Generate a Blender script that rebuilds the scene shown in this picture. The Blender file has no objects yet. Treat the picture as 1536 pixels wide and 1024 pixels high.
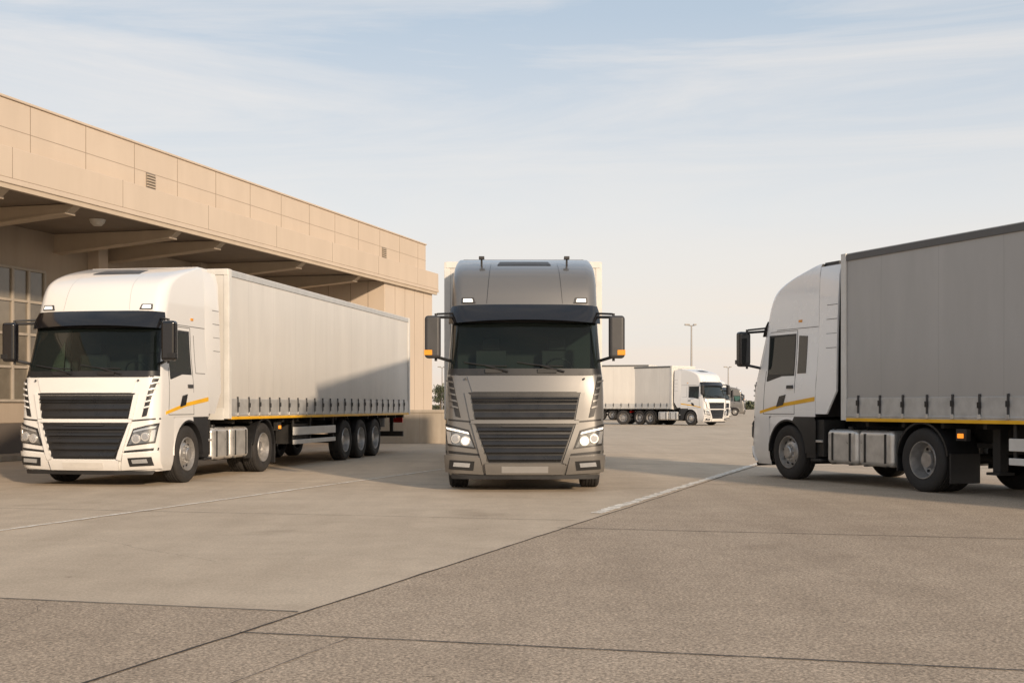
import bpy, math, random
import numpy as np
from mathutils import Vector
DEBUG=None
random.seed(7)
D=bpy.data
scn=bpy.context.scene
scn.view_settings.view_transform='Standard'
try: scn.view_settings.look='None'
except Exception: pass
scn.view_settings.exposure=0

# ------------------------------------------------------------------ materials
def nt(mat):
    mat.use_nodes=True
    t=mat.node_tree
    b=t.nodes.get('Principled BSDF')
    return t,b
def N(t,typ,**kw):
    n=t.nodes.new(typ)
    for k,v in kw.items(): setattr(n,k,v)
    return n
def noise(t,scale,detail=4,rough=.55,vec=None):
    n=N(t,'ShaderNodeTexNoise'); n.inputs['Scale'].default_value=scale
    n.inputs['Detail'].default_value=detail; n.inputs['Roughness'].default_value=rough
    if vec is not None: t.links.new(vec,n.inputs['Vector'])
    return n
def ramp(t,fac,stops):
    r=N(t,'ShaderNodeValToRGB'); t.links.new(fac,r.inputs['Fac'])
    el=r.color_ramp.elements
    el[0].position=stops[0][0]; el[0].color=(*stops[0][1],1)
    el[1].position=stops[-1][0]; el[1].color=(*stops[-1][1],1)
    for p,c in stops[1:-1]:
        e=el.new(p); e.color=(*c,1)
    return r
def mixc(t,fac,a,b,mode='MIX'):
    m=N(t,'ShaderNodeMix'); m.data_type='RGBA'; m.blend_type=mode
    for sock,val in ((m.inputs[0],fac),(m.inputs[6],a),(m.inputs[7],b)):
        if isinstance(val,(int,float)): sock.default_value=val
        elif isinstance(val,tuple): sock.default_value=(*val,1)
        else: t.links.new(val,sock)
    return m.outputs[2]
def math_(t,op,a,b=None,c=None):
    m=N(t,'ShaderNodeMath'); m.operation=op
    for i,v in enumerate((a,b,c)):
        if v is None: continue
        if isinstance(v,(int,float)): m.inputs[i].default_value=v
        else: t.links.new(v,m.inputs[i])
    return m.outputs[0]
def simple(name,col,rough=.5,metal=0,coat=0,var=.12,nscale=3.0,bump=0,bscale=40,spec=None):
    m=D.materials.new(name); t,b=nt(m)
    tc=N(t,'ShaderNodeTexCoord')
    n=noise(t,nscale,4,.6,tc.outputs['Object'])
    dark=tuple(c*(1-var) for c in col); lite=tuple(min(1,c*(1+var*.6)) for c in col)
    r=ramp(t,n.outputs['Fac'],[(.3,dark),(.7,lite)])
    t.links.new(r.outputs['Color'],b.inputs['Base Color'])
    rr=N(t,'ShaderNodeMapRange'); t.links.new(n.outputs['Fac'],rr.inputs['Value'])
    rr.inputs['From Min'].default_value=.3; rr.inputs['From Max'].default_value=.7
    rr.inputs['To Min'].default_value=max(.02,rough*.8); rr.inputs['To Max'].default_value=min(1,rough*1.2)
    t.links.new(rr.outputs['Result'],b.inputs['Roughness'])
    b.inputs['Metallic'].default_value=metal
    b.inputs['Coat Weight'].default_value=coat
    b.inputs['Coat Roughness'].default_value=.06
    if spec is not None: b.inputs['Specular IOR Level'].default_value=spec
    if bump:
        n2=noise(t,bscale,3,.6,tc.outputs['Object'])
        bp=N(t,'ShaderNodeBump'); bp.inputs['Strength'].default_value=bump; bp.inputs['Distance'].default_value=.01
        t.links.new(n2.outputs['Fac'],bp.inputs['Height']); t.links.new(bp.outputs['Normal'],b.inputs['Normal'])
    return m
def paint(name,col,metal=0,rough=.32):
    m=D.materials.new(name); t,b=nt(m)
    tc=N(t,'ShaderNodeTexCoord')
    sp=N(t,'ShaderNodeSeparateXYZ'); t.links.new(tc.outputs['Object'],sp.inputs[0])
    n=noise(t,2.2,5,.65,tc.outputs['Object'])
    # road dust gathers low on the body
    h=N(t,'ShaderNodeMapRange'); t.links.new(sp.outputs['Z'],h.inputs['Value'])
    h.inputs['From Min'].default_value=.2; h.inputs['From Max'].default_value=1.3
    h.inputs['To Min'].default_value=.42; h.inputs['To Max'].default_value=.04
    f=math_(t,'MULTIPLY',h.outputs['Result'],n.outputs['Fac'])
    c=mixc(t,f,col,(.28,.24,.19))
    t.links.new(c,b.inputs['Base Color'])
    rr=math_(t,'MULTIPLY_ADD',f,.6,rough)
    t.links.new(rr,b.inputs['Roughness'])
    b.inputs['Metallic'].default_value=metal
    b.inputs['Coat Weight'].default_value=.8; b.inputs['Coat Roughness'].default_value=.06
    return m
def curtain_mat(name,col):
    m=D.materials.new(name); t,b=nt(m)
    tc=N(t,'ShaderNodeTexCoord')
    mp=N(t,'ShaderNodeMapping'); mp.inputs['Scale'].default_value=(1,1.6,.35)
    t.links.new(tc.outputs['Object'],mp.inputs['Vector'])
    n=noise(t,1.0,6,.6,mp.outputs['Vector'])
    r=ramp(t,n.outputs['Fac'],[(.28,tuple(c*.86 for c in col)),(.72,col)])
    sp=N(t,'ShaderNodeSeparateXYZ'); t.links.new(tc.outputs['Object'],sp.inputs[0])
    h=N(t,'ShaderNodeMapRange'); t.links.new(sp.outputs['Z'],h.inputs['Value'])
    h.inputs['From Min'].default_value=1.1; h.inputs['From Max'].default_value=2.3
    h.inputs['To Min'].default_value=.40; h.inputs['To Max'].default_value=0
    f=math_(t,'MULTIPLY',h.outputs['Result'],n.outputs['Fac'])
    c=mixc(t,f,r.outputs['Color'],(.27,.22,.17))
    # faint weld seams in the tarpaulin
    ph=math_(t,'FRACT',math_(t,'MULTIPLY',sp.outputs['Y'],1/1.34))
    sm=math_(t,'LESS_THAN',ph,.012)
    c=mixc(t,math_(t,'MULTIPLY',sm,.16),c,(.12,.11,.10))
    t.links.new(c,b.inputs['Base Color'])
    b.inputs['Roughness'].default_value=.42
    n2=noise(t,2.2,3,.5,mp.outputs['Vector'])
    bp=N(t,'ShaderNodeBump'); bp.inputs['Strength'].default_value=.25; bp.inputs['Distance'].default_value=.02
    t.links.new(n2.outputs['Fac'],bp.inputs['Height']); t.links.new(bp.outputs['Normal'],b.inputs['Normal'])
    return m
def glass_mat(name,tint,tr):
    m=D.materials.new(name); t,b=nt(m)
    out=[n for n in t.nodes if n.type=='OUTPUT_MATERIAL'][0]
    b.inputs['Base Color'].default_value=(.012,.016,.016,1); b.inputs['Roughness'].default_value=.03
    b.inputs['IOR'].default_value=1.6
    tp=N(t,'ShaderNodeBsdfTransparent'); tp.inputs[0].default_value=(*tint,1)
    mx=N(t,'ShaderNodeMixShader')
    fr=N(t,'ShaderNodeFresnel'); fr.inputs['IOR'].default_value=1.6
    f=math_(t,'MULTIPLY_ADD',fr.outputs[0],tr,1-tr)
    t.links.new(f,mx.inputs[0]); t.links.new(tp.outputs[0],mx.inputs[1]); t.links.new(b.outputs[0],mx.inputs[2])
    t.links.new(mx.outputs[0],out.inputs['Surface'])
    return m
def emis(name,col,s):
    m=D.materials.new(name); t,b=nt(m)
    b.inputs['Base Color'].default_value=(*col,1); b.inputs['Roughness'].default_value=.15
    b.inputs['Emission Color'].default_value=(*col,1); b.inputs['Emission Strength'].default_value=s
    return m

M={}
M['white']=paint('white_paint',(.73,.725,.715),rough=.28)
M['whiteR']=paint('white_paint_ambient_lift',(.86,.86,.86),rough=.26)  # white raised in base colour to stand in for ambient light on right cab
M['grey']=paint('grey_metallic_paint',(.150,.147,.144),metal=.35,rough=.34)
M['black']=simple('black_plastic',(.018,.018,.019),.45,var=.25)
M['slat']=simple('grille_slat',(.020,.020,.021),.3,var=.25)
M['trim']=simple('dark_trim',(.045,.045,.047),.5,var=.2)
M['gloss']=simple('gloss_black',(.010,.010,.012),.12,coat=.3)
M['rubber']=simple('tyre_rubber',(.028,.026,.025),.8,var=.3,nscale=9,bump=.3,bscale=60)
M['rim']=simple('rim_steel',(.46,.45,.44),.38,metal=.7,var=.25,nscale=8)
M['alu']=simple('aluminium',(.66,.65,.63),.34,metal=.6,var=.18,nscale=5)
M['chassis']=simple('chassis_black',(.022,.021,.02),.65,var=.4,nscale=5)
M['lens']=simple('lamp_lens',(.55,.57,.60),.08,metal=.6,coat=1)
M['lamp_in']=simple('lamp_reflector',(.20,.205,.21),.15,metal=.6,coat=1,var=.6,nscale=14)
M['lit']=emis('lit_lamp',(1,.93,.82),1.3)
M['amber']=emis('amber_lamp',(1,.30,.03),.9)
M['orange']=simple('amber_plastic',(.75,.30,.02),.3)
M['red']=simple('red_reflector',(.5,.02,.015),.25)
M['yellow']=simple('yellow_stripe',(.82,.45,.02),.4)
M['plate']=simple('plate_blank',(.60,.58,.55),.4)
M['plateg']=simple('plate_grey',(.26,.255,.25),.4)
M['glass']=glass_mat('windscreen_glass',(.50,.62,.58),.72)
M['sglass']=glass_mat('side_glass',(.42,.62,.56),.75)
M['dglass']=simple('dark_glass',(.02,.022,.023),.06,coat=.6)
M['inter']=simple('cab_interior',(.07,.068,.065),.7,var=.25)
M['seat']=simple('seat_fabric',(.07,.07,.07),.85)
M['curtL']=curtain_mat('curtain_light',(.66,.64,.605))
M['curtR']=curtain_mat('curtain_silver',(.43,.425,.415))
M['rail']=simple('side_rail',(.52,.52,.51),.38,metal=.3,var=.15,nscale=6)
M['panelw']=simple('white_panel',(.64,.63,.60),.42,var=.1)
M['toprail']=simple('top_rail_dark',(.11,.11,.11),.5)

# ------------------------------------------------------------------ mesh builder
class MB:
    def __init__(s): s.v=[];s.f=[];s.m=[];s.mats=[]
    def mi(s,k):
        if k not in s.mats: s.mats.append(k)
        return s.mats.index(k)
    def face(s,idx,k): s.f.append(tuple(idx)); s.m.append(s.mi(k))
    def add(s,vs,fs,k):
        o=len(s.v); s.v+= [tuple(p) for p in vs]
        for f in fs: s.face([i+o for i in f],k)
    def box(s,x0,x1,y0,y1,z0,z1,k):
        if x0>x1:x0,x1=x1,x0
        vs=[(x0,y0,z0),(x1,y0,z0),(x1,y1,z0),(x0,y1,z0),(x0,y0,z1),(x1,y0,z1),(x1,y1,z1),(x0,y1,z1)]
        s.add(vs,[(0,3,2,1),(4,5,6,7),(0,1,5,4),(1,2,6,5),(2,3,7,6),(3,0,4,7)],k)
    def cyl(s,p0,p1,r,k,n=14,r2=None):
        p0=Vector(p0);p1=Vector(p1); d=(p1-p0).normalized()
        a=d.orthogonal().normalized(); b=d.cross(a)
        r2=r if r2 is None else r2
        vs=[];fs=[]
        for i in range(n):
            c=math.cos(2*math.pi*i/n);q=math.sin(2*math.pi*i/n)
            vs.append(p0+(a*c+b*q)*r); vs.append(p1+(a*c+b*q)*r2)
        for i in range(n):
            j=(i+1)%n
            fs.append((2*i,2*j,2*j+1,2*i+1))
        fs.append(tuple(2*i for i in range(n))[::-1]); fs.append(tuple(2*i+1 for i in range(n)))
        s.add(vs,fs,k)
    def lathe(s,prof,keys,n=48):
        o=len(s.v)
        for r,x in prof:
            for i in range(n):
                a=2*math.pi*i/n; s.v.append((x,r*math.cos(a),r*math.sin(a)))
        for j in range(len(prof)-1):
            for i in range(n):
                i2=(i+1)%n
                s.face((o+j*n+i,o+j*n+i2,o+(j+1)*n+i2,o+(j+1)*n+i),keys[j])
    def grid(s,P,k,closed=False,key=None):
        o=len(s.v); nu=len(P); nv=len(P[0])
        for row in P:
            for p in row: s.v.append(tuple(p))
        for i in range(nu-1):
            for j in range(nv-1):
                kk=key(i,j) if key else k
                if kk is None: continue
                s.face((o+i*nv+j,o+i*nv+j+1,o+(i+1)*nv+j+1,o+(i+1)*nv+j),kk)
        return o
    def slab(s,O,I,k):
        s.grid(O,k)
        nu=len(O);nv=len(O[0])
        bo=[O[0][j] for j in range(nv)]+[O[i][nv-1] for i in range(1,nu)]+[O[nu-1][j] for j in range(nv-2,-1,-1)]+[O[i][0] for i in range(nu-2,0,-1)]
        bi=[I[0][j] for j in range(nv)]+[I[i][nv-1] for i in range(1,nu)]+[I[nu-1][j] for j in range(nv-2,-1,-1)]+[I[i][0] for i in range(nu-2,0,-1)]
        o=len(s.v); n=len(bo)
        s.v+=[tuple(p) for p in bo]+[tuple(p) for p in bi]
        for i in range(n):
            j=(i+1)%n
            s.face((o+i,o+n+i,o+n+j,o+j),k)
    def obj(s,name,parent=None,bevel=0,seg=2,angle=35,loc=None,recalc=True):
        me=D.meshes.new(name); me.from_pydata(s.v,[],s.f)
        for k in s.mats: me.materials.append(M[k])
        me.polygons.foreach_set('material_index',s.m)
        me.polygons.foreach_set('use_smooth',[True]*len(me.polygons))
        me.validate(); me.update()
        if recalc:
            import bmesh
            bm=bmesh.new(); bm.from_mesh(me); bmesh.ops.recalc_face_normals(bm,faces=bm.faces[:]); bm.to_mesh(me); bm.free()
        me.set_sharp_from_angle(angle=math.radians(angle))
        ob=D.objects.new(name,me); scn.collection.objects.link(ob)
        if parent: ob.parent=parent
        if loc: ob.location=loc
        if bevel:
            b=ob.modifiers.new('bevel','BEVEL'); b.width=bevel; b.segments=seg; b.limit_method='ANGLE'; b.angle_limit=math.radians(40)
            b.harden_normals=True
        return ob
def empty(name,loc,rot=0):
    e=D.objects.new(name,None); scn.collection.objects.link(e); e.location=loc; e.rotation_euler=(0,0,rot); e.empty_display_size=.5
    return e

# ------------------------------------------------------------------ cab surface
ZT=[.25,.40,.60,.90,1.15,1.5,1.75,1.93,2.30,2.72,2.90,3.08,3.26,3.42,3.54,3.64,3.73,3.81,3.86]
FT=[.09,.03,.00,.015,.03,.05,.08,.12,.215,.34,.385,.44,.51,.62,.80,1.06,1.40,1.80,2.08]
WT=[1.19,1.235,1.25,1.25,1.25,1.25,1.24,1.22,1.19,1.17,1.168,1.165,1.16,1.155,1.15,1.145,1.135,1.12,1.09]
def pch(xs,ys):
    xs=np.array(xs);ys=np.array(ys); d=np.diff(ys)/np.diff(xs); m=np.zeros(len(xs))
    m[0]=d[0];m[-1]=d[-1]
    for i in range(1,len(xs)-1):
        m[i]=0 if d[i-1]*d[i]<=0 else 2*d[i-1]*d[i]/(d[i-1]+d[i])
    def f(x):
        x=min(max(x,xs[0]),xs[-1]); i=int(min(max(np.searchsorted(xs,x)-1,0),len(xs)-2))
        h=xs[i+1]-xs[i]; q=(x-xs[i])/h
        return float((2*q**3-3*q*q+1)*ys[i]+(q**3-2*q*q+q)*h*m[i]+(-2*q**3+3*q*q)*ys[i+1]+(q**3-q*q)*h*m[i+1])
    return f
Ff=pch(ZT,FT); Wf=pch(ZT,WT)
REAR=2.2
def bow(z):
    return .10*min(1,(REAR-Ff(z))/1.2)
def ry(z): return .20*min(1,(REAR-Ff(z))/.7)
RX=.18
def Fy(x,z):
    W=Wf(z); ax=min(abs(x),W-.0005); y=Ff(z)+bow(z)*(ax/W)**2
    if ax>W-RX:
        c=(ax-(W-RX))/RX; y+=ry(z)*(1-math.sqrt(max(0,1-c*c)))
    return y
def fpt(x,z,off):
    y=Fy(x,z); e=.004
    W=Wf(z)
    xa=max(-W+.006,min(W-.006,x))
    dy=(Fy(xa+e,z)-Fy(xa-e,z))/(2*e)
    dy=max(-3,min(3,dy))
    n=Vector((dy,-1,0)).normalized()
    return (x+n.x*off,y+n.y*off,z)
def bil(q,u,v):
    a=[q[0][i]*(1-u)*(1-v)+q[1][i]*u*(1-v)+q[2][i]*u*v+q[3][i]*(1-u)*v for i in (0,1)]
    return a
def fpatch(mb,q,off,th,k,nx=10,nz=3):
    O=[];I=[]
    for i in range(nx+1):
        ro=[];ri=[]
        for j in range(nz+1):
            x,z=bil(q,i/nx,j/nz)
            ro.append(fpt(x,z,off+th)); ri.append(fpt(x,z,off-.004))
        O.append(ro);I.append(ri)
    mb.slab(O,I,k)
def slat(mb,q,off,th,k,nx=16):
    # louvre blade: lower edge stands out, upper edge lies back
    O=[];I=[]
    for i in range(nx+1):
        x0,z0=bil(q,i/nx,0); x1,z1=bil(q,i/nx,1)
        O.append([fpt(x0,z0,off+th*.55),fpt(x0,z0+.25*(z1-z0),off+th),fpt(x1,z1,off+th*.15)])
        I.append([fpt(x0,z0,off-.004),fpt(x0,z0+.25*(z1-z0),off-.004),fpt(x1,z1,off-.004)])
    mb.slab(O,I,k)
def sym(q): return [(-q[1][0],q[1][1]),(-q[0][0],q[0][1]),(-q[3][0],q[3][1]),(-q[2][0],q[2][1])]
def fpatch2(mb,q,*a,**k): fpatch(mb,q,*a,**k); fpatch(mb,sym(q),*a,**k)
def spatch(mb,side,q,off,th,k,ny=6,nz=3):
    O=[];I=[]
    for i in range(ny+1):
        ro=[];ri=[]
        for j in range(nz+1):
            y,z=bil(q,i/ny,j/nz)
            ro.append((side*(Wf(z)+off+th),y,z)); ri.append((side*(Wf(z)+off-.004),y,z))
        O.append(ro);I.append(ri)
    mb.slab(O,I,k)

def ring(z,rear):
    W=Wf(z);F=Ff(z);b=bow(z);r=ry(z); cs=F+b+r
    ys=[2.2,1.95,1.75,1.53,1.49,1.10,.70,.665]
    if rear<2: ys=[rear,rear*.9+.05,.62,.60,.58,.55,.52,.48]; 
    if z>2.75:
        cs0=Ff(2.75)+bow(2.75)+ry(2.75); sc=(REAR-cs)/(REAR-cs0)
        ys=[REAR+(y-REAR)*sc for y in ys]
    pts=[(W,y,z) for y in ys]+[(W,cs,z)]
    for i in range(1,8):
        a=math.radians(90*i/8); x=W-RX+RX*math.cos(a); pts.append((x,F+b*(x/W)**2+r*(1-math.sin(a)),z))
    for i in range(0,15):
        x=(W-RX)*(1-2*i/14); pts.append((x,F+b*(x/W)**2,z))
    mir=[(-p[0],p[1],p[2]) for p in pts[:16]][::-1]
    return pts+mir
def cab(parent,P,lit=False,stripe=False,hatch=True):
    zs=[1.15,1.3,1.5,1.68,1.80,1.84,1.89,1.93,2.1,2.3,2.5,2.62,2.66,2.72,2.78,2.84,2.9,2.96,3.02,3.08,3.14,3.2,3.26,3.32,3.38,3.43,3.48,3.52,3.56,3.6,3.64,3.68,3.71,3.74,3.77,3.80,3.82,3.84,3.86]
    mb=MB(); R=[ring(z,2.2) for z in zs]; n=len(R[0])
    def key(i,j):
        zl=zs[i];zh=zs[i+1]; zc=(zl+zh)/2
        jj=j if j<23 else n-2-j
        if jj>=11:
            if 1.93<zc<2.66: return 'glass'
            if 1.84<zc<1.93 or 2.66<zc<2.72: return 'black'
        if jj in (8,9,10) and 1.84<zc<2.72: return 'black' if jj==10 else P
        if 1.93<zc<2.62 and jj in (4,5): return 'sglass'
        if 1.89<zc<2.66 and jj in (3,4,5,6): return 'black'
        return P
    mb.grid(R,P,key=key)
    o=len(mb.v); top=R[-1]; mb.v+=top; mb.face(list(range(o,o+n)),P)
    back=[[(p[0][0],p[0][1]-.001,p[0][2]),(p[-1][0],p[-1][1]-.001,p[-1][2])] for p in R]
    mb.grid(back,'trim')
    mb.obj('cab_shell',parent,recalc=False,angle=50)
    # lower shell
    mb=MB(); zl=[.25,.3,.35,.4,.5,.6,.75,.9,1.0,1.08,1.15]
    R=[ring(z,.77) for z in zl]; mb.grid(R,P)
    o=len(mb.v); mb.v+=[(p[0],p[1],p[2]+.002) for p in R[0]]; mb.face(list(range(o,o+n))[::-1],'black')
    cy,cz,ra=1.35,.5,.565
    for sd in (1,-1):
        rows=[]
        for i in range(33):
            a=math.pi*i/32; c,s_=math.cos(a),math.sin(a)
            ts=[]
            if c>1e-6: ts.append((2.2-cy)/c)
            if c<-1e-6: ts.append((.76-cy)/c)
            if s_>1e-6: ts.append((1.155-cz)/s_)
            tt=min(ts)
            x=sd*1.243
            rows.append([(sd*1.20,cy+ra*c,cz+ra*s_),(sd*1.262,cy+ra*c,cz+ra*s_),(sd*1.262,cy+(ra+.035)*c,cz+(ra+.035)*s_) if tt>ra+.05 else (sd*1.262,cy+tt*c,cz+tt*s_),(x,cy+max(tt,ra+.04)*c,cz+tt*s_)])
        def key(i,j): 
            if j<2: return 'black'
            return 'black' if i<13 else P
        mb.grid(rows,P,key=key)
        rows=[[(sd*1.23,cy+.555*math.cos(math.pi*i/24),cz+.555*math.sin(math.pi*i/24)),(sd*.75,cy+.555*math.cos(math.pi*i/24),cz+.555*math.sin(math.pi*i/24))] for i in range(25)]
        mb.grid(rows,'black')
        mb.box(sd*.8,sd*1.24,1.93,2.2,.42,.5,'black')
    mb.obj('bumper_and_arches',parent,recalc=False,angle=40)
    # front details
    mb=MB()
    fpatch(mb,[(-.82,1.565),(.82,1.565),(.90,1.81),(-.90,1.81)],0,.022,P,16)
    fpatch(mb,[(-.77,1.13),(.77,1.13),(.845,1.52),(-.845,1.52)],0,.010,'black',16)
    for z,h in ((1.145,.10),(1.27,.10),(1.395,.035),(1.445,.035)):
        w=.765+.075*(z-1.13)/.39
        slat(mb,[(-w,z),(w,z),(w+h*.2,z+h),(-w-h*.2,z+h)],.012,.034,'slat')
    fpatch(mb,[(-.56,.46),(.56,.46),(.775,1.06),(-.775,1.06)],0,.010,'black',16)
    for z,h in ((.49,.085),(.605,.085),(.72,.085),(.835,.07),(.945,.07)):
        w=.565+.215*(z-.46)/.61-.015
        slat(mb,[(-w,z),(w,z),(w+h*.28,z+h),(-w-h*.28,z+h)],.012,.045,'slat')
    fpatch(mb,[(-.35,1.02),(.35,1.02),(.355,1.032),(-.355,1.032)],.02,.02,'trim',10,1)
    fpatch(mb,[(-.84,1.07),(.84,1.07),(.84,1.118),(-.84,1.118)],.004,.045,P,16,1)
    fpatch2(mb,[(.785,1.125),(.85,1.125),(.94,1.555),(.86,1.53)],.002,.03,P,4,4)
    fpatch2(mb,[(.585,.46),(.66,.43),(.83,1.065),(.795,1.065)],.002,.04,P,4,5)
    fpatch(mb,[(-.87,1.527),(.87,1.527),(.88,1.556),(-.88,1.556)],.002,.010,'black',16,1)
    # lower bumper
    fpatch(mb,[(-.60,.27),(.60,.27),(.62,.44),(-.62,.44)],.002,.06,P,14,3)
    fpatch2(mb,[(.64,.27),(1.22,.30),(1.235,.58),(.70,.54)],.002,.035,P,8,3)
    fpatch2(mb,[(.70,.565),(1.235,.605),(1.24,.65),(.72,.60)],.0,.005,'black',8,1)
    fpatch(mb,[(-1.12,.20),(1.12,.20),(1.15,.265),(-1.15,.265)],-.02,.05,'black',16,1)
    fpatch(mb,[(-.36,.30),(.36,.30),(.36,.405),(-.36,.405)],.064,.008,'plateg' if P=='grey' else 'plate',6,1)
    fpatch2(mb,[(.80,.335),(1.16,.355),(1.15,.50),(.78,.48)],.038,.008,'black',6,2)
    fpatch2(mb,[(.86,.385),(1.10,.40),(1.09,.465),(.845,.45)],.047,.012,'lens',6,2)
    # headlamps
    fpatch2(mb,[(.76,.675),(1.20,.73),(1.235,1.06),(.865,.965)],.0,.018,'black',8,4)
    fpatch2(mb,[(.79,.70),(1.19,.75),(1.22,1.035),(.885,.945)],.018,.010,'lamp_in',8,4)
    for sx in (1,-1):
        for xx,zz,rr in ((.925,.80,.066),(1.075,.835,.062)):
            p=Vector(fpt(sx*xx,zz,.022)); q=Vector(fpt(sx*xx,zz,.045))
            mb.cyl(p,q,rr+.012,'alu',20); q2=p+(q-p)*1.35; mb.cyl(p,q2,rr,'lit' if lit and xx<1 else 'lens',20,rr*.8)
    fpatch2(mb,[(.865,.905),(1.19,.98),(1.205,1.01),(.88,.93)],.030,.008,'lit' if lit else 'lens',6,1)
    fpatch2(mb,[(1.13,.755),(1.175,.76),(1.20,.95),(1.15,.94)],.030,.008,'lens',2,3)
    fpatch2(mb,[(.84,1.085),(1.245,1.12),(1.245,1.145),(.84,1.11)],.0,.008,'black',6,1)
    # corner gills
    fpatch2(mb,[(1.0,1.16),(1.08,1.18),(1.21,1.80),(1.14,1.80)],.0,.012,'black',4,6)
    for i in range(5):
        z=1.30+i*.10; xo=1.01+(z-1.16)*.215
        fpatch2(mb,[(xo-.005,z),(xo+.085,z+.03),(xo+.09,z+.055),(xo+.0,z+.03)],.014,.018,P,3,1)
    fpatch(mb,[(-1.15,1.825),(1.15,1.825),(1.15,1.84),(-1.15,1.84)],0,.012,'black',18,1)
    fpatch2(mb,[(.78,2.98),(1.0,2.98),(.995,3.07),(.81,3.07)],.0,.020,'trim',4,1)
    fpatch2(mb,[(.82,3.0),(.975,3.0),(.97,3.05),(.835,3.05)],.021,.008,'lit',4,1)
    fpatch(mb,[(-.44,3.66),(.44,3.66),(.40,3.76),(-.40,3.76)],.0,.03,'trim',8,2)
    fpatch2(mb,[(.60,2.97),(.607,2.97),(.55,3.70),(.543,3.70)],.0,.003,'black' if P=='grey' else 'rail',2,14)
    for sx in (-.93,.93): mb.cyl((sx,Fy(sx,1.75)-.02,1.77),(sx,Fy(sx,1.75)-.045,1.77),.016,'trim',10)
    mb.obj('front_details',parent,bevel=.006,seg=2,recalc=True)
    # visor
    mb=MB(); O=[];I=[]
    for i in range(29):
        x=-1.15+2.30*i/28; drop=.05*(abs(x)/1.15)**2; e=.14*(1-(abs(x)/1.15)**4*.75)
        lift=.02*(abs(x)/1.15)**6
        lo=fpt(x,2.70-drop,.03+e); hi=fpt(x,2.955-lift,.02)
        mid=fpt(x,2.81,.03+e*.8)
        O.append([lo,mid,hi]); l2=fpt(x,2.70-drop,.0+e*.6); I.append([l2,fpt(x,2.8,.0),fpt(x,2.93,-.01)])
    mb.slab(O,I,'gloss'); mb.grid(I,'black')
    mb.obj('sun_visor',parent,recalc=True)
    # wipers
    mb=MB()
    for x0,x1 in ((-.95,-.28),(-.12,.60)):
        p=[Vector(fpt(x0+(x1-x0)*k/6,1.97-.02*math.sin(k/6*3)+.06*(1-k/6),.03)) for k in range(7)]
        for a,b in zip(p,p[1:]): mb.cyl(a,b,.011,'black',6)
        mb.cyl(fpt(x1+.02,1.88,.03),fpt((x0+x1)/2,1.98,.045),.014,'black',6)
    mb.box(-.62,-.36,.10,.16,1.86,1.92,'black'); mb.box(.2,.5,.09,.15,1.86,1.92,'black')
    mb.obj('wipers',parent)
    # interior
    mb=MB()
    mb.box(-1.12,1.12,1.60,2.1,1.16,2.9,'inter'); mb.box(-1.14,1.14,.4,1.6,1.16,1.2,'inter')
    mb.box(-1.08,1.08,.42,.85,1.45,1.90,'inter'); mb.box(-1.05,1.05,.62,1.6,2.72,2.76,'inter')
    for sx in (-.55,.55):
        mb.box(sx-.26,sx+.26,.98,1.4,1.5,1.66,'seat'); mb.box(sx-.25,sx+.25,1.34,1.47,1.6,2.26,'seat'); mb.box(sx-.14,sx+.14,1.36,1.46,2.28,2.46,'seat')
    for sx in (-1,1): mb.box(sx*1.17,sx*1.12,.62,1.6,1.2,1.88,'inter')
    for k in range(18):
        a=2*math.pi*k/18;b=2*math.pi*(k+1)/18
        f=lambda t:(.55+.22*math.cos(t),.86-.12*math.sin(t),1.93+.18*math.sin(t))
        mb.cyl(f(a),f(b),.018,'black',6)
    mb.obj('interior',parent,bevel=.03)
    # side details
    mb=MB()
    for sd in (1,-1):
        for q in ([(.565,1.2),(.575,1.2),(.63,2.0),(.62,2.0)],[(1.56,1.2),(1.57,1.2),(1.57,2.72),(1.56,2.72)],[(.565,1.19),(1.57,1.19),(1.57,1.20),(.565,1.20)],[(.9,2.745),(2.19,2.745),(2.19,2.755),(.9,2.755)],[(.70,2.715),(1.57,2.715),(1.57,2.725),(.70,2.725)]):
            spatch(mb,sd,q,0,.003,'trim')
        spatch(mb,sd,[(.66,1.80),(.70,1.80),(1.15,1.893),(.66,1.893)],0,.004,'black')
        spatch(mb,sd,[(1.33,1.66),(1.52,1.66),(1.52,1.72),(1.33,1.72)],0,.02,'trim')
        if stripe!='L': spatch(mb,sd,[(1.62,1.93),(1.88,1.93),(1.88,2.6),(1.62,2.62)],0,.006,'dglass')
        else:
            spatch(mb,sd,[(1.70,1.93),(1.71,1.93),(1.71,2.6),(1.70,2.6)],0,.003,'trim'); spatch(mb,sd,[(1.70,1.92),(2.1,1.92),(2.1,1.93),(1.70,1.93)],0,.003,'trim')
        spatch(mb,sd,[(1.60,2.86),(1.70,2.86),(1.70,2.90),(1.60,2.90)],0,.012,'orange')
        if stripe:
            spatch(mb,sd,[(.46,1.20),(1.25,1.335),(1.25,1.40),(.46,1.25)],.0,.005,'yellow',8,1)
            spatch(mb,sd,[(1.25,1.335),(2.18,1.43),(2.18,1.505),(1.25,1.40)],.0,.005,'yellow',8,1)
            spatch(mb,sd,[(1.00,1.325),(1.22,1.36),(1.30,1.55),(1.10,1.52)],.006,.006,'gloss',3,2)
        # side extender
        rows=[]
        for z,w in ((1.2,1.235),(1.6,1.235),(2.2,1.225),(2.75,1.21),(3.2,1.19),(3.6,1.17),(3.80,1.12)):
            y1=2.78 if z>1.3 else 2.5
            rows.append([(sd*(Wf(z)-.0),2.205,z),(sd*w,2.45,z),(sd*w,y1,z)])
        rows2=[[(sd*(abs(p[0])-.035),p[1],p[2]) for p in r] for r in rows]
        mb.slab(rows,rows2,P); mb.grid(rows2,'black')
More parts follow.
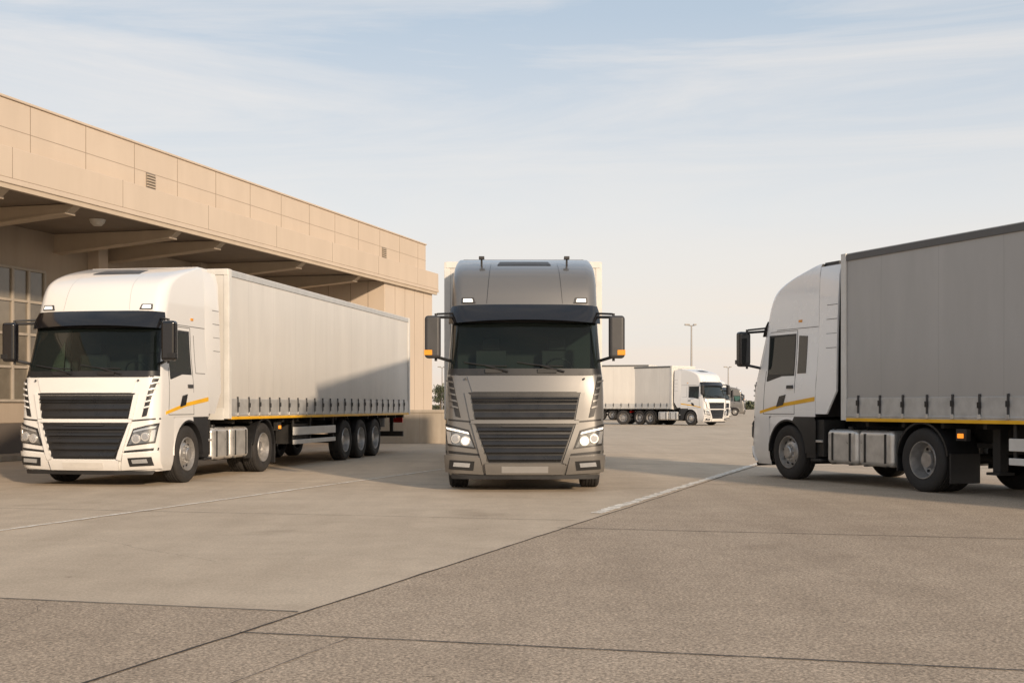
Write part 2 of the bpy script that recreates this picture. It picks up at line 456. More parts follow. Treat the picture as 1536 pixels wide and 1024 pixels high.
        for z in (2.35,2.60,2.85,3.10):
            w=1.225-.020*(z-2.2)/.55 if z<2.8 else 1.21-.02*(z-2.75)/.45
            mb.box(sd*(w+.004),sd*(w-.01),2.47,2.77,z,z+.010,'trim')
    mb.box(-1.10,1.10,2.2,2.74,3.55,3.78,'trim' if stripe=='R' else P)
    mb.box(-1.04,1.04,2.2,2.6,3.782,3.88,'trim' if stripe=='R' else P)
    mb.obj('side_details',parent,bevel=.006)
    mb=MB()
    for sx in (-.70,.70):
        mb.cyl((sx,1.1,3.58),(sx,1.1,3.79),.018,'black',8); mb.box(sx-.045,sx+.045,1.05,1.16,3.75,3.80,'black')
    if P=='grey': mb.obj('roof_posts',parent,bevel=.01)  # small dark posts on the roof, not lamps
    # mirrors
    for sd in (1,-1):
        mb=MB()
        mb.box(sd*1.32,sd*1.57,.10,.27,2.09,2.76,'gloss' if P!='grey' else 'trim')
        mb.obj('mirror_housing',parent,bevel=.055,seg=4)
        mb=MB(); mb.box(sd*1.345,sd*1.545,.272,.277,2.16,2.70,'dglass')
        mb.box(sd*1.45,sd*1.575,.095,.2,2.14,2.22,'orange' if P=='grey' else 'black')
        mb.cyl((sd*1.12,.48,2.76),(sd*1.40,.24,2.74),.024,'black',8); mb.cyl((sd*1.19,.40,2.06),(sd*1.40,.24,2.12),.026,'black',8)
        mb.cyl((sd*1.12,.50,2.82),(sd*1.38,.24,2.79),.018,'black',8)
        mb.cyl((sd*1.40,.24,2.05),(sd*1.40,.24,2.80),.022,'black',8)
        mb.obj('mirror_arms',parent,bevel=.005)

# wheels
def wheel_mesh(kind):
    mb=MB()
    def tyre(o):
        pr=[(.29,.13),(.33,.150),(.42,.158),(.465,.150),(.488,.130),(.498,.115),(.500,.085),(.487,.082),(.487,.068),(.500,.065),(.502,.03),(.488,.027),(.488,.013),(.502,.01),
            (.502,-.01),(.488,-.013),(.488,-.027),(.502,-.03),(.500,-.065),(.487,-.068),(.487,-.082),(.500,-.085),(.498,-.115),(.488,-.13),(.465,-.15),(.42,-.158),(.33,-.15),(.29,-.13)]
        mb.lathe([(r,x+o) for r,x in pr],['rubber']*(len(pr)-1),56)
    tyre(0)
    if kind=='front':
        pr=[(.30,.130),(.292,.152),(.283,.150),(.275,.10),(.262,.055),(.240,.06),(.205,.085),(.17,.115),(.155,.120),(.115,.122),(.110,.165),(.095,.180),(.0,.182)]
        r0,x0,rn,xn=.218,.078,.140,.122
    elif kind=='rear':
        tyre(-.34)
        pr=[(.30,.130),(.292,.152),(.283,.150),(.272,.09),(.262,-.03),(.25,-.06),(.20,-.075),(.165,-.075),(.13,-.05),(.125,.05),(.115,.075),(.0,.08)]
        r0,x0,rn,xn=.212,-.070,.150,-.06
    else:
        pr=[(.30,.130),(.292,.152),(.283,.150),(.272,.09),(.262,-.02),(.25,-.04),(.20,-.045),(.165,-.045),(.13,-.03),(.125,.06),(.115,.075),(.0,.08)]
        r0,x0,rn,xn=.212,-.04,.150,-.03
    mb.lathe(pr,['rim']*(len(pr)-1),56)
    for i in range(10):
        a=2*math.pi*i/10
        c=(x0,r0*math.cos(a),r0*math.sin(a))
        mb.cyl((x0-.01,c[1],c[2]),(x0+.012,c[1],c[2]),.024,'black',12)
        a+=math.pi/10
        mb.cyl((xn-.01,rn*math.cos(a),rn*math.sin(a)),(xn+.022,rn*math.cos(a),rn*math.sin(a)),.014,'alu',6)
    me_ob=mb.obj('wheel_'+kind,None,angle=32)
    me=me_ob.data; D.objects.remove(me_ob)
    return me
WM={k:wheel_mesh(k) for k in ('front','rear','trail')}
def wheels(parent,kind,y,hw):
    for sd in (1,-1):
        o=D.objects.new('wheel',WM[kind]); scn.collection.objects.link(o); o.parent=parent
        o.location=(sd*(hw-.158),y,.5); o.rotation_euler=(random.random()*6.28,0,0 if sd>0 else math.pi)
    mb=MB(); mb.cyl((-hw+.3,y,.5),(hw-.3,y,.5),.08,'chassis',10); mb.obj('axle',parent)

def tractor(parent,P,**k):
    cab(parent,P,**k)
    wheels(parent,'front',1.35,1.24); wheels(parent,'rear',4.95,1.24)
    mb=MB()
    for sx in (-.42,.42): mb.box(sx-.05,sx+.05,.9,5.9,.72,1.0,'chassis')
    mb.box(-.6,.6,.4,1.9,.55,1.14,'chassis'); mb.box(-.5,.5,1.9,2.6,.5,1.1,'chassis')
    mb.box(-.9,.9,.5,.78,.3,1.1,'chassis')
    mb.box(-.55,.55,4.4,5.3,1.0,1.12,'chassis'); mb.box(-.45,.45,5.6,5.9,.6,1.0,'chassis')
    for sd in (1,-1):
        mb.box(sd*.75,sd*1.2,2.0,2.38,.45,1.10,'chassis'); mb.box(sd*.8,sd*1.24,2.05,2.36,.36,.41,'black'); mb.box(sd*.8,sd*1.24,2.05,2.36,.70,.74,'alu')
        for r,k in ((.565,'black'),(.585,'black')):
            rows=[[(sd*x,4.95+r*math.cos(a),.5+r*math.sin(a)) for x in (.62,.9,1.25)] for a in [math.radians(8+164*i/24) for i in range(25)]]
            mb.grid(rows,k)
        rows=[[(sd*1.25,4.95+r*math.cos(a),.5+r*math.sin(a)) for r in (.565,.60)] for a in [math.radians(8+164*i/24) for i in range(25)]]
        mb.grid(rows,'black')
        mb.box(sd*.66,sd*1.24,5.56,5.585,.16,.62,'black'); mb.box(sd*.66,sd*1.22,4.33,4.35,.3,.62,'black')
        mb.box(sd*.5,sd*.66,5.5,5.9,.7,.78,'chassis')
    mb.obj('tractor_chassis',parent,bevel=.008,recalc=False)
    mb=MB()
    for sd in (1,-1):
        mb.box(sd*.62,sd*1.21,2.46,3.30,.34,.94,'alu'); mb.box(sd*.62,sd*1.21,3.33,4.22,.34,.94,'alu')
    mb.obj('fuel_tanks',parent,bevel=.09,seg=5)
    mb=MB()
    for sd in (1,-1):
        for y in (2.62,3.1,3.5,4.02):
            mb.box(sd*.62,sd*1.218,y,y+.045,.332,.35,'black'); mb.box(sd*1.205,sd*1.222,y,y+.045,.40,.88,'black'); mb.box(sd*.62,sd*1.16,y,y+.045,.93,.95,'black')
        mb.cyl((sd*1.0,2.9,.93),(sd*1.0,2.9,.99),.06,'black',12)
    mb.box(-.5,-.2,2.3,2.9,1.1,2.2,'chassis')
    for x in (-.1,.1,.25): 
        pts=[Vector((x+.05*math.sin(k),2.3+.12*k,1.6-.25*math.sin(k*math.pi/6))) for k in range(7)]
        for a,b in zip(pts,pts[1:]): mb.cyl(a,b,.02,'red' if x==.1 else 'black',6)
    mb.obj('tank_straps_and_hoses',parent,bevel=.004)

def trailer(parent,y0=3.0,L=13.4,hw=1.275,C='curtL',axles=(10.4,11.7,13.0),top=3.93,hooks=True,legs=True,dark_top=True,yel=True):
    y1=y0+L
    mb=MB(); zb,zt=1.46,top-.12
    ny=int(L/.12)
    ph=random.uniform(0,6)
    for sd in (1,-1):
        rows=[]
        for i in range(ny+1):
            y=y0+.14+(L-.28)*i/ny; r=[]
            for j in range(11):
                z=zb+(zt-zb)*j/10; e=math.sin(math.pi*j/10)
                amp=.5+.5*math.sin(y*.83+ph)
                d=.0035*amp*math.sin(y*2*math.pi/.56+.6*math.sin(z*1.3+y*.3))*(1-j/10)**2+.010*e*math.sin(y*.9+ph)+.003*e*math.sin(y*3.1+z*1.2+ph)
                r.append((sd*(hw+d),y,z))
            rows.append(r)
        mb.grid(rows,C)
    mb.obj('curtain',parent,recalc=False,angle=60)
    mb=MB()
    for sd in (1,-1):
        mb.box(sd*(hw-.05),sd*(hw+.02),y0+.13,y1-.13,top-.13,top-.02,'toprail' if dark_top else 'rail')
        mb.box(sd*(hw-.06),sd*(hw+.012),y0+.13,y1-.13,1.12,1.48,'rail')
        mb.box(sd*(hw-.06),sd*(hw+.022),y0+.13,y1-.13,1.16,1.19,'rail')
        mb.box(sd*(hw-.08),sd*(hw+.03),y0,y0+.13,1.1,top,'panelw'); mb.box(sd*(hw-.08),sd*(hw+.03),y1-.13,y1,1.1,top,'panelw')
        if yel: mb.box(sd*(hw-.06),sd*(hw+.026),y0+.14,y1-.14,1.085,1.14,'yellow')
    mb.box(-hw+.08,hw-.08,y0+.01,y0+.06,1.1,top-.03,C); mb.box(-hw+.08,hw-.08,y1-.06,y1-.01,1.1,top-.03,'panelw')
    mb.box(-hw+.0,hw-.0,y0-.01,y0+.09,top-.11,top+.005,'panelw'); mb.box(-hw,hw,y0+.09,y1,top-.018,top-.002,'panelw')
    mb.box(-hw+.08,hw-.08,y0-.012,y0+.03,1.08,1.3,'panelw')
    for x in (-.6,0,.6): mb.box(x-.01,x+.01,y0+.0,y0+.012,1.3,top-.11,'rail')
    mb.box(-.02,.02,y1-.012,y1+.004,1.2,top-.1,'black')
    for x in (-.9,-.35,.35,.9): mb.cyl((x,y1+.02,1.2),(x,y1+.02,top-.1),.016,'alu',6)
    mb.obj('trailer_frame',parent,bevel=.006)
    if hooks:
        mb=MB(); y=y0+.45
        while y<y1-.3:
            j=random.uniform(-.02,.02)
            for sd in (1,-1):
                mb.box(sd*(hw+.005),sd*(hw+.03),y-.020,y+.020,1.17,1.52,'trim')
                mb.box(sd*(hw+.02),sd*(hw+.045),y-.032,y+.032,1.33+j,1.42+j,'black')
                mb.box(sd*(hw+.02),sd*(hw+.042),y-.028,y+.028,1.15,1.22,'alu')
            y+=.56
        mb.obj('curtain_buckles',parent,bevel=.004,seg=1)
    mb=MB()
    for sx in (-.5,.5): mb.box(sx-.06,sx+.06,y0+.2,y1-.05,.98,1.1,'chassis'); 
    ys=max(y0+3.0,5.2)
    for sx in (-.5,.5): mb.box(sx-.06,sx+.06,ys,y1-.1,.72,.98,'chassis')
    mb.box(-hw+.07,hw-.07,y0+.02,y1-.02,1.085,1.12,'chassis')
    yy=y0+.5
    while yy<y1: mb.box(-hw+.1,hw-.1,yy,yy+.07,1.0,1.085,'chassis'); yy+=.9
    a0=axles[0]; a1=axles[-1]
    if legs:
        for sd in (1,-1): mb.box(sd*.75,sd*.9,6.1,6.25,.35,1.08,'chassis'); mb.box(sd*.68,sd*.98,6.05,6.30,.32,.36,'chassis')
    for a in axles:
        for sd in (1,-1):
            rows=[[(sd*x,a+.56*math.cos(t),.5+.56*math.sin(t)) for x in (.85,1.24)] for t in [math.radians(20+140*i/14) for i in range(15)]]
            mb.grid(rows,'black')
    mb.box(-1.15,1.15,y1-.25,y1-.15,.45,.6,'chassis'); mb.box(-1.1,-.7,y1-.1,y1-.02,.85,1.0,'red'); mb.box(1.1,.7,y1-.1,y1-.02,.85,1.0,'red')
    for sx in (-.8,.8): mb.box(sx-.05,sx+.05,y1-.25,y1-.18,.6,1.0,'chassis')
    mb.obj('trailer_chassis',parent,recalc=False)
    for a in axles: wheels(parent,'trail',a,1.25)
    if legs:
        mb=MB()
        for sd in (1,-1):
            mb.box(sd*1.19,sd*1.225,6.75,a0-.75,.50,.60,'panelw'); mb.box(sd*1.19,sd*1.225,6.75,a0-.75,.70,.88,'panelw')
            for y in (6.8,7.9,a0-.85): mb.box(sd*1.15,sd*1.19,y,y+.06,.5,1.08,'chassis')
            mb.box(sd*.7,sd*1.15,7.0,8.1,.5,.95,'chassis')
            if y0>2: mb.box(sd*1.24,sd*1.262,5.75,5.87,.86,.93,'amber'); mb.box(sd*1.15,sd*1.24,5.70,5.92,.82,1.0,'chassis')
        mb.obj('side_guards',parent,bevel=.008)

# ---- the trucks
t1=empty('semi_truck',(-7.15,20.57,0),math.radians(-10))
tractor(t1,'white',stripe='L'); trailer(t1,C='curtL',dark_top=False)
t2=empty('semi_truck.001',(.2,19.2,0),0)
tractor(t2,'grey',lit=True); trailer(t2,C='curtL',hw=1.39,dark_top=False,yel=False)
t3=empty('semi_truck.002',(5.70,24.33,0),math.radians(202))
tractor(t3,'whiteR',stripe='R'); trailer(t3,C='curtR')
# distant
t4=empty('box_truck',(14.0,84,0),math.radians(44))
tractor(t4,'white',stripe='L'); trailer(t4,y0=2.9,L=4.0,C='curtL',axles=(5.9,),top=4.1,legs=False,yel=False)
t5=empty('truck_trailer',(10.2,88.5,0),math.radians(72))
trailer(t5,y0=0,L=12,C='curtL',axles=(2.0,8.6,9.9),top=4.25,legs=False,yel=False)
t6=empty('semi_truck.003',(18.6,108,0),math.radians(46))
tractor(t6,'white'); trailer(t6,C='curtL',yel=False,top=4.6)
t7=empty('semi_truck.004',(31.2,165,0),math.radians(80))
tractor(t7,'grey'); trailer(t7,C='curtR',yel=False)

# ------------------------------------------------------------------ warehouse
def wall_mat(name,col,var=.05,streak=.05):
    m=D.materials.new(name); t,b=nt(m)
    tc=N(t,'ShaderNodeTexCoord')
    n=noise(t,.35,5,.6,tc.outputs['Object'])
    mp=N(t,'ShaderNodeMapping'); mp.inputs['Scale'].default_value=(1.2,1.2,.25); t.links.new(tc.outputs['Object'],mp.inputs['Vector'])
    n2=noise(t,1.4,5,.6,mp.outputs['Vector'])
    c=ramp(t,n.outputs['Fac'],[(.3,tuple(x*(1-var) for x in col)),(.7,tuple(x*(1+var*.4) for x in col))])
    s=ramp(t,n2.outputs['Fac'],[(.35,(1-streak,1-streak*1.05,1-streak*1.15)),(.65,(1,1,1))])
    t.links.new(mixc(t,1.0,c.outputs['Color'],s.outputs['Color'],'MULTIPLY'),b.inputs['Base Color'])
    b.inputs['Roughness'].default_value=.7
    return m
M['wall']=wall_mat('facade_panel',(.565,.47,.375))
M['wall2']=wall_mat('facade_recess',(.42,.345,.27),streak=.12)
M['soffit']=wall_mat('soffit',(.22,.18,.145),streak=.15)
M['beam']=wall_mat('canopy_beam',(.52,.43,.33),streak=.1)
M['seam']=simple('panel_seam',(.30,.24,.185),.8)
M['louver']=simple('louver',(.20,.17,.14),.6)
M['lampw']=simple('lamp_cover',(.65,.62,.56),.35)
M['winf']=simple('window_frame',(.40,.35,.29),.5)
M['winpane']=simple('window_pane',(.16,.14,.11),.12,coat=.4,var=.4,nscale=.8)
M['conc']=wall_mat('concrete_wall',(.40,.345,.28),var=.2,streak=.3)
M['plinth']=wall_mat('plinth',(.12,.10,.085))
ang=-math.atan(.30)
b1=empty('warehouse_building',(-3.1,50,0),ang)
def bobj(mb,n,**k): return mb.obj(n,b1,**k)
FARB=0.0; NEAR=-46.0
zc0,zc1,zp=5.95,6.72,7.85
mb=MB()
mb.box(-22,-.42,NEAR,FARB,zc1+.002,zp,'wall')
mb.box(-22,-.38,NEAR,FARB+.03,zp,zp+.06,'wall')
mb.box(-4.2,0,NEAR,FARB+.35,zc0+.12,zc1,'wall')
mb.box(-4.2,.015,NEAR,FARB+.365,zc0,zc0+.118,'wall')
bobj(mb,'roof_band',bevel=.02)
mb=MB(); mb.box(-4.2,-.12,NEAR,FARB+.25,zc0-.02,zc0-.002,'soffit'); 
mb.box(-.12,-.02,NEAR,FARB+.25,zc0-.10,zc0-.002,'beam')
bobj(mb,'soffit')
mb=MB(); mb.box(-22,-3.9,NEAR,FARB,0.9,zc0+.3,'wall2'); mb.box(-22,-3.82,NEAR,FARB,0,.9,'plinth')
mb.box(-3.9,-.14,-5.0,FARB,.0,zc0-.021,'wall')
bobj(mb,'walls',bevel=.02)
mb=MB(); y=-.9
while y>NEAR+1:
    mb.box(-.425,-.415,y-.010,y+.010,zc1+.003,zp-.001,'seam'); y-=1.95
mb.box(-.424,-.416,NEAR,FARB,zc1+.50,zc1+.512,'seam')
y=-2.0
while y>NEAR+1:
    mb.box(-.004,.003,y-.008,y+.008,zc0+.12,zc1-.001,'seam'); y-=3.9
for y in (-4.0,-3.0,-2.0,-1.0): mb.box(-.145,-.135,y-.01,y+.01,.1,zc0-.1,'seam')
for x in (-2.4,-1.5,-.8): mb.box(x-.012,x+.012,-5.004,-4.996,.1,zc0-.03,'seam')
for z in (1.5,3.0,4.5): mb.box(-3.9,-.138,-5.006,-4.995,z-.01,z+.01,'seam')
bobj(mb,'panel_seams')
mb=MB()
for t in (7.15,11.5,16.5,18.75,23.0,25.4,29,33,37,41):
    y=-t; w=.13
    vs=[(-3.9,y-w,zc0-.50),(-.35,y-w,zc0-.22),(-.12,y-w,zc0-.04),(-3.9,y-w,zc0-.022),(-3.9,y+w,zc0-.50),(-.35,y+w,zc0-.22),(-.12,y+w,zc0-.04),(-3.9,y+w,zc0-.022)]
    mb.add(vs,[(0,1,2,3),(7,6,5,4),(0,4,5,1),(1,5,6,2),(2,6,7,3),(3,7,4,0)],'beam')
    w2=w+.05
    vs=[(-3.9,y-w2,zc0-.54),(-.36,y-w2,zc0-.26),(-.36,y-w2,zc0-.221),(-3.9,y-w2,zc0-.501),(-3.9,y+w2,zc0-.54),(-.36,y+w2,zc0-.26),(-.36,y+w2,zc0-.221),(-3.9,y+w2,zc0-.501)]
    mb.add(vs,[(0,1,2,3),(7,6,5,4),(0,4,5,1),(1,5,6,2),(2,6,7,3),(3,7,4,0)],'beam')
bobj(mb,'canopy_beams')
mb=MB()
for t in (11.0,20.8,31): 
    mb.cyl((-1.2,-t,zc0-.02),(-1.2,-t,zc0-.10),.20,'lampw',20,.17); mb.cyl((-1.2,-t,zc0-.10),(-1.2,-t,zc0-.17),.17,'lampw',20,.10)
bobj(mb,'ceiling_lamps')
mb=MB()
for t in (19.7,4.4):
    mb.box(-.43,-.40,-t-.2,-t+.2,zc1+.06,zc1+.50,'louver')
    for i in range(6): mb.box(-.40,-.37,-t-.19,-t+.19,zc1+.08+i*.07,zc1+.105+i*.07,'beam')
bobj(mb,'vents')
mb=MB(); y=-9.5
for t in (9.5,14.0,20.6,26.5,31,36,41):
    y0_,y1_=-t-1.25,-t+1.25
    mb.box(-3.92,-3.88,y0_,y1_,1.5,4.85,'winpane')
    for a in (y0_-.06,y0_+.60,y0_+1.22,y0_+1.84,y1_-.02): mb.box(-3.9,-3.83,a,a+.08,1.5,4.85,'winf')
    for z in (1.44,2.3,3.15,4.0,4.83): mb.box(-3.9,-3.835,y0_-.06,y1_+.06,z,z+.07,'winf')
for t in (11.8,17.2,23.3,28.8,33.5,38.5): mb.box(-3.9,-3.55,-t-.22,-t+.22,0,zc0-.022,'wall')
bobj(mb,'windows_and_pilasters',bevel=.008)
mb=MB(); mb.box(-3.8,-2.9,NEAR,-5.2,.0,.14,'conc'); bobj(mb,'dock_kerb',bevel=.02)

e=empty('concrete_wall',(-4.3,44.0,0),math.radians(2))
mb=MB(); mb.box(-1.6,2.35,0,.25,0,1.1,'conc'); mb.box(-1.65,2.40,-.04,.29,1.1,1.2,'conc')
for x in (-.8,.2,1.0,1.8): mb.box(x-.008,x+.008,-.003,.1,.02,1.09,'seam')
mb.obj('wall_body',e,bevel=.015)

# ------------------------------------------------------------------ lamps
M['steel']=simple('galvanised_steel',(.30,.29,.28),.5,metal=.5)
def lamp(name,x,y,h):
    e=empty(name,(x,y,0))
    mb=MB(); mb.cyl((0,0,0),(0,0,h),.11,'steel',12,.055); mb.cyl((0,0,0),(0,0,.5),.16,'steel',12)
    mb.obj('pole',e)
    mb=MB(); mb.cyl((0,0,h-.05),(-.35,0,h+.02),.04,'steel',8); mb.box(-.55,-.15,-.16,.16,h+.0,h+.11,'steel')
    mb.cyl((0,0,h-.05),(.3,0,h+.02),.04,'steel',8); mb.box(.15,.40,-.16,.16,h,h+.11,'steel')
    mb.box(-.50,-.2,-.12,.12,h-.02,h-.001,'lampw')
    mb.obj('lamp_head',e,bevel=.02)
lamp('street_lamp',14.55,100,7.85)
lamp('street_lamp.001',26.3,150,6.0)
lamp('street_lamp.002',-8.5,150,6.0)

# ------------------------------------------------------------------ trees (distant)
def leaf_mat():
    m=D.materials.new('foliage'); t,b=nt(m)
    oi=N(t,'ShaderNodeNewGeometry'); n=noise(t,1.2,4,.6,oi.outputs['Position'])
    r=ramp(t,n.outputs['Fac'],[(.35,(.04,.05,.03)),(.65,(.11,.12,.07))]); t.links.new(r.outputs['Color'],b.inputs['Base Color']); b.inputs['Roughness'].default_value=.8
    return m
M['leaf']=leaf_mat(); M['bark']=simple('bark',(.10,.075,.05),.9)
def tree(name,x,y,h,w):
    e=empty(name,(x,y,0)); mb=MB()
    mb.cyl((0,0,0),(.05,0,h*.55),.14,'bark',8,.07)
    tips=[]
    for i in range(7):
        a=i*2.4; p=Vector((math.cos(a)*w*.32,math.sin(a)*w*.32,h*(.55+.05*i))); mb.cyl((0.03,0,h*(.3+.04*i)),p,.05,'bark',6,.02); tips.append(p)
    tips.append(Vector((0,0,h*.85)))
    mb.obj('trunk',e)
    mb=MB()
    for k in range(34):
        c=random.choice(tips)+Vector((random.gauss(0,w*.16),random.gauss(0,w*.16),random.gauss(0,h*.09))); s=random.uniform(.25,.5)
        for q in range(34):
            p=c+Vector((random.gauss(0,s*.6),random.gauss(0,s*.6),random.gauss(0,s*.45)))
            if p.z>h or p.z<h*.22: continue
            u=Vector((random.gauss(0,1),random.gauss(0,1),random.gauss(0,1))).normalized()*.12; v=u.orthogonal().normalized()*.08
            mb.add([p-u,p+v,p+u,p-v],[(0,1,2,3)],'leaf')
    mb.obj('crown',e,recalc=False)
tree('tree',-8.0,146,4.0,2.0); tree('tree.001',-9.6,165,3.6,2.4)
e=D.objects.new('hedge',None); scn.collection.objects.link(e)
mb=MB()
for i in range(9000):
    x=random.uniform(-120,260); hh=2.1+.8*math.sin(x*.11)+.6*math.sin(x*.33+1)
    p=Vector((x,random.gauss(420,.7),random.uniform(0,hh))); u=Vector((random.gauss(0,1),random.gauss(0,1),random.gauss(0,1))).normalized()*.75; v=u.orthogonal().normalized()*.5
    mb.add([p-u,p+v,p+u,p-v],[(0,1,2,3)],'leaf')
mb.obj('hedge_foliage',e,recalc=False)

# ------------------------------------------------------------------ ground
def ground_mat():
    m=D.materials.new('concrete_ground'); t,b=nt(m)
    g=N(t,'ShaderNodeNewGeometry'); P=g.outputs['Position']
    sp=N(t,'ShaderNodeSeparateXYZ'); t.links.new(P,sp.inputs[0]); X=sp.outputs['X'];Y=sp.outputs['Y']
    u=math_(t,'SUBTRACT',math_(t,'ADD',X,2.09),math_(t,'MULTIPLY',math_(t,'SUBTRACT',Y,6.0),.35))
    mR=math_(t,'GREATER_THAN',u,0.0)
    v=math_(t,'ADD',math_(t,'SUBTRACT',Y,8.08),math_(t,'MULTIPLY',math_(t,'ADD',X,1.43),.26))
    mN=math_(t,'LESS_THAN',v,0.0)
    far=N(t,'ShaderNodeMapRange'); t.links.new(Y,far.inputs['Value']); far.inputs['From Min'].default_value=14; far.inputs['From Max'].default_value=26; far.inputs['To Min'].default_value=1; far.inputs['To Max'].default_value=.2
    mC=math_(t,'MULTIPLY',math_(t,'MAXIMUM',mR,mN),far.outputs['Result'])
    n1=noise(t,.22,6,.6,P); n2=noise(t,1.3,7,.68,P)
    mp=N(t,'ShaderNodeMapping'); mp.inputs['Rotation'].default_value=(0,0,math.radians(18)); mp.inputs['Scale'].default_value=(1.6,.12,1)
    t.links.new(P,mp.inputs['Vector']); n3=noise(t,1.0,5,.6,mp.outputs['Vector'])
    fine=noise(t,48,3,.8,P)
    vo=N(t,'ShaderNodeTexVoronoi'); vo.inputs['Scale'].default_value=75; t.links.new(P,vo.inputs['Vector'])
    a=ramp(t,n1.outputs['Fac'],[(.3,(.49,.40,.30)),(.7,(.57,.475,.365))])
    bb=ramp(t,n1.outputs['Fac'],[(.3,(.375,.297,.22)),(.7,(.445,.36,.273))])
    c=mixc(t,mC,a.outputs['Color'],bb.outputs['Color'])
    s2=ramp(t,n2.outputs['Fac'],[(.3,(.86,.85,.84)),(.65,(1.04,1.04,1.04))]); c=mixc(t,.9,c,s2.outputs['Color'],'MULTIPLY')
    s3=ramp(t,n3.outputs['Fac'],[(.35,(.85,.84,.83)),(.6,(1,1,1))]); c=mixc(t,.6,c,s3.outputs['Color'],'MULTIPLY')
    f1=ramp(t,fine.outputs['Fac'],[(.35,(.36,.34,.32)),(.5,(1,1,1)),(.68,(1.55,1.53,1.5))])
    amt=math_(t,'MULTIPLY_ADD',mC,.55,.26)
    c=mixc(t,amt,c,f1.outputs['Color'],'MULTIPLY')
    vr=ramp(t,vo.outputs['Color'],[(.0,(.5,.48,.46)),(.5,(1,1,1)),(.95,(1.45,1.42,1.4))])
    c=mixc(t,amt,c,vr.outputs['Color'],'MULTIPLY')
    sp1=noise(t,9,2,.5,P); sr=ramp(t,sp1.outputs['Fac'],[(.22,(.35,.33,.3)),(.25,(1,1,1))]); c=mixc(t,.7,c,sr.outputs['Color'],'MULTIPLY')
    st=noise(t,.55,3,.5,P); sr=ramp(t,st.outputs['Fac'],[(.25,(.68,.66,.64)),(.36,(1,1,1))]); c=mixc(t,.6,c,sr.outputs['Color'],'MULTIPLY')
    t.links.new(c,b.inputs['Base Color'])
    b.inputs['Roughness'].default_value=.78; b.inputs['Specular IOR Level'].default_value=.35
    bp=N(t,'ShaderNodeBump'); bp.inputs['Strength'].default_value=.55; bp.inputs['Distance'].default_value=.007
    t.links.new(fine.outputs['Fac'],bp.inputs['Height'])
    t.links.new(bp.outputs['Normal'],b.inputs['Normal'])
    return m
M['ground']=ground_mat()
mb=MB(); S=2500
mb.add([(-S,-300,0),(S,-300,0),(S,S*1.6,0),(-S,S*1.6,0)],[(0,1,2,3)],'ground')
mb.obj('ground',None,recalc=False)
M['joint']=simple('joint_filler',(.05,.042,.035),.9,nscale=6,var=.4)
def fade_mat(name,col,thr=.5,mx_=.8):
    m=D.materials.new(name); t,b=nt(m); out=[n for n in t.nodes if n.type=='OUTPUT_MATERIAL'][0]
    g=N(t,'ShaderNodeNewGeometry'); n=noise(t,6,8,.75,g.outputs['Position']); r=ramp(t,n.outputs['Fac'],[(thr-.12,(0,0,0)),(thr+.14,(mx_,mx_,mx_))])
    b.inputs['Base Color'].default_value=(*col,1); b.inputs['Roughness'].default_value=.7
    tp=N(t,'ShaderNodeBsdfTransparent'); mx=N(t,'ShaderNodeMixShader')
    t.links.new(r.outputs['Color'],mx.inputs[0]); t.links.new(tp.outputs[0],mx.inputs[1]); t.links.new(b.outputs[0],mx.inputs[2]); t.links.new(mx.outputs[0],out.inputs['Surface'])
    return m
M['pline']=fade_mat('faded_road_paint',(.84,.79,.70),.42,.95)
M['jfade']=fade_mat('faint_joint',(.10,.08,.065),.40)
def strip(mb,p0,p1,w,z,k,jit=.004,step=.12):
    p0=Vector((*p0,z));p1=Vector((*p1,z)); L=(p1-p0).length; n=max(2,int(L/step)); d=(p1-p0).normalized(); s=Vector((-d.y,d.x,0))
    rows=[]; dr=0
    for i in range(n+1):
        dr=dr*.93+random.gauss(0,jit*.5); c=p0+(p1-p0)*i/n+s*dr
        rows.append([c-s*(w*.5*random.uniform(.6,1.3)),c+s*(w*.5*random.uniform(.6,1.3))])
    mb.grid(rows,k)
ej=D.objects.new('pavement_joints',None); scn.collection.objects.link(ej)
mb=MB()
strip(mb,(-3.49,2),(-2.09+.35*39,45),.022,.004,'joint')
mb.obj('long_joint',ej,recalc=False)
mb=MB()
strip(mb,(-9,10.05),(-1.40,8.07),.018,.0055,'joint'); strip(mb,(-1.62,7.34),(7,5.2),.018,.0055,'joint')
strip(mb,(.50,13.62),(10,11.3),.022,.0055,'joint'); strip(mb,(-10,17.0),(.74,14.5),.022,.0055,'jfade')
strip(mb,(-7.5,22.6),(2.6,20.0),.026,.0055,'jfade'); strip(mb,(3.2,21.2),(5.6,20.6),.02,.0055,'jfade')
strip(mb,(-.95,7.15),(-2.0,4.2),.010,.0055,'jfade')
for z in (29,36,43,52): strip(mb,(-3,z+1),(24,z-6),.045,.0055,'jfade',step=.4)
mb.obj('cross_joints',ej,recalc=False)
mb=MB()
for p0,p1 in (((1.2,12.9),(2.6,9.4)),((-4.2,12.4),(-2.6,10.6)),((-3.2,8.5),(-2.9,6.2))):
    strip(mb,p0,p1,.004,.007,'jfade',jit=.03,step=.08)
mb.obj('hairline_cracks',ej,recalc=False)
er=D.objects.new('painted_line',None); scn.collection.objects.link(er)
mb=MB(); strip(mb,(-7.0,8.6),(-1.0,27.6),.085,.009,'pline',jit=.001); mb.obj('line_a',er,recalc=False)
mb=MB(); strip(mb,(1.05,15.4),(6.4,30.6),.16,.009,'pline',jit=.001); mb.obj('line_b',er,recalc=False)

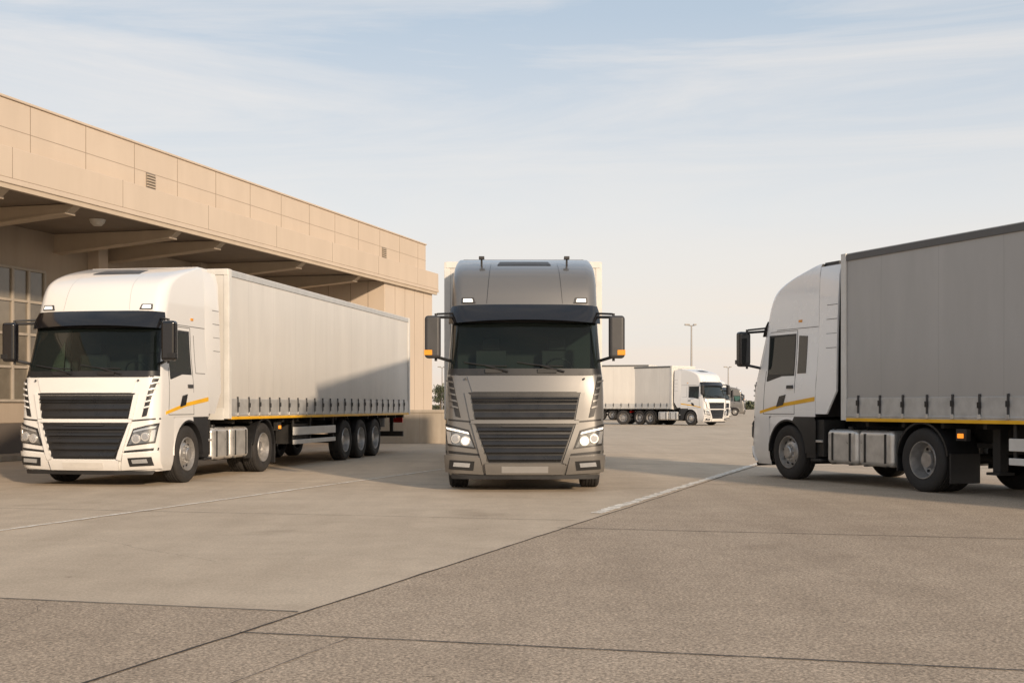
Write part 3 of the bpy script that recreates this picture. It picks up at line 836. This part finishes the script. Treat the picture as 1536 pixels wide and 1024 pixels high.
# ------------------------------------------------------------------ light, sky, camera
SUN=Vector((.47,-.88,0)).normalized(); EL=math.radians(17)
sd=Vector((SUN.x*math.cos(EL),SUN.y*math.cos(EL),math.sin(EL)))
l=D.lights.new('sun','SUN'); l.energy=4.3; l.angle=math.radians(2.0); l.color=(1,.79,.58)
lo=D.objects.new('sun',l); scn.collection.objects.link(lo); lo.rotation_euler=sd.to_track_quat('Z','Y').to_euler(); lo.location=(20,-20,20)
w=D.worlds.new('World'); scn.world=w; w.use_nodes=True; t=w.node_tree
bg=t.nodes['Background']; bg.inputs['Strength'].default_value=.1
sk=N(t,'ShaderNodeTexSky'); sk.sky_type='NISHITA'; sk.sun_disc=False; sk.sun_elevation=EL; sk.sun_rotation=math.atan2(SUN.x,SUN.y)
sk.air_density=1.0; sk.dust_density=3.0; sk.ozone_density=1.0
tc=N(t,'ShaderNodeTexCoord'); sp=N(t,'ShaderNodeSeparateXYZ'); t.links.new(tc.outputs['Generated'],sp.inputs[0])
k=12
r=ramp(t,sp.outputs['Z'],[(0,(.97,.80,.67)),(.06,(.94,.82,.72)),(.15,(.79,.78,.775)),(.30,(.50,.585,.68)),(.6,(.33,.43,.55))])
mp=N(t,'ShaderNodeMapping'); mp.inputs['Scale'].default_value=(1,1,8); mp.inputs['Rotation'].default_value=(.04,.14,.4); t.links.new(tc.outputs['Generated'],mp.inputs['Vector'])
cn=noise(t,1.9,9,.62,mp.outputs['Vector']); cn.inputs['Distortion'].default_value=.8
cr=ramp(t,cn.outputs['Fac'],[(.42,(0,0,0)),(.68,(.75,.75,.75))])
c=mixc(t,cr.outputs['Color'],r.outputs['Color'],(.86,.81,.765))
v=N(t,'ShaderNodeVectorMath'); v.operation='SCALE'; t.links.new(c,v.inputs[0]); v.inputs['Scale'].default_value=k
fin=mixc(t,.75,sk.outputs[0],v.outputs[0])
t.links.new(fin,bg.inputs['Color'])

cam=D.cameras.new('camera'); co=D.objects.new('camera',cam); scn.collection.objects.link(co); scn.camera=co
cam.sensor_width=36; cam.lens=1850/1536*36; cam.shift_y=96/1536
if DEBUG:
    px,py,zz=DEBUG; cam.lens*=zz; cam.shift_x=(px-768)/1536*zz; cam.shift_y=(608-py)/1536*zz
co.location=(0,0,1.35); co.rotation_euler=(math.radians(90),0,0); cam.clip_end=6000; cam.clip_start=.1
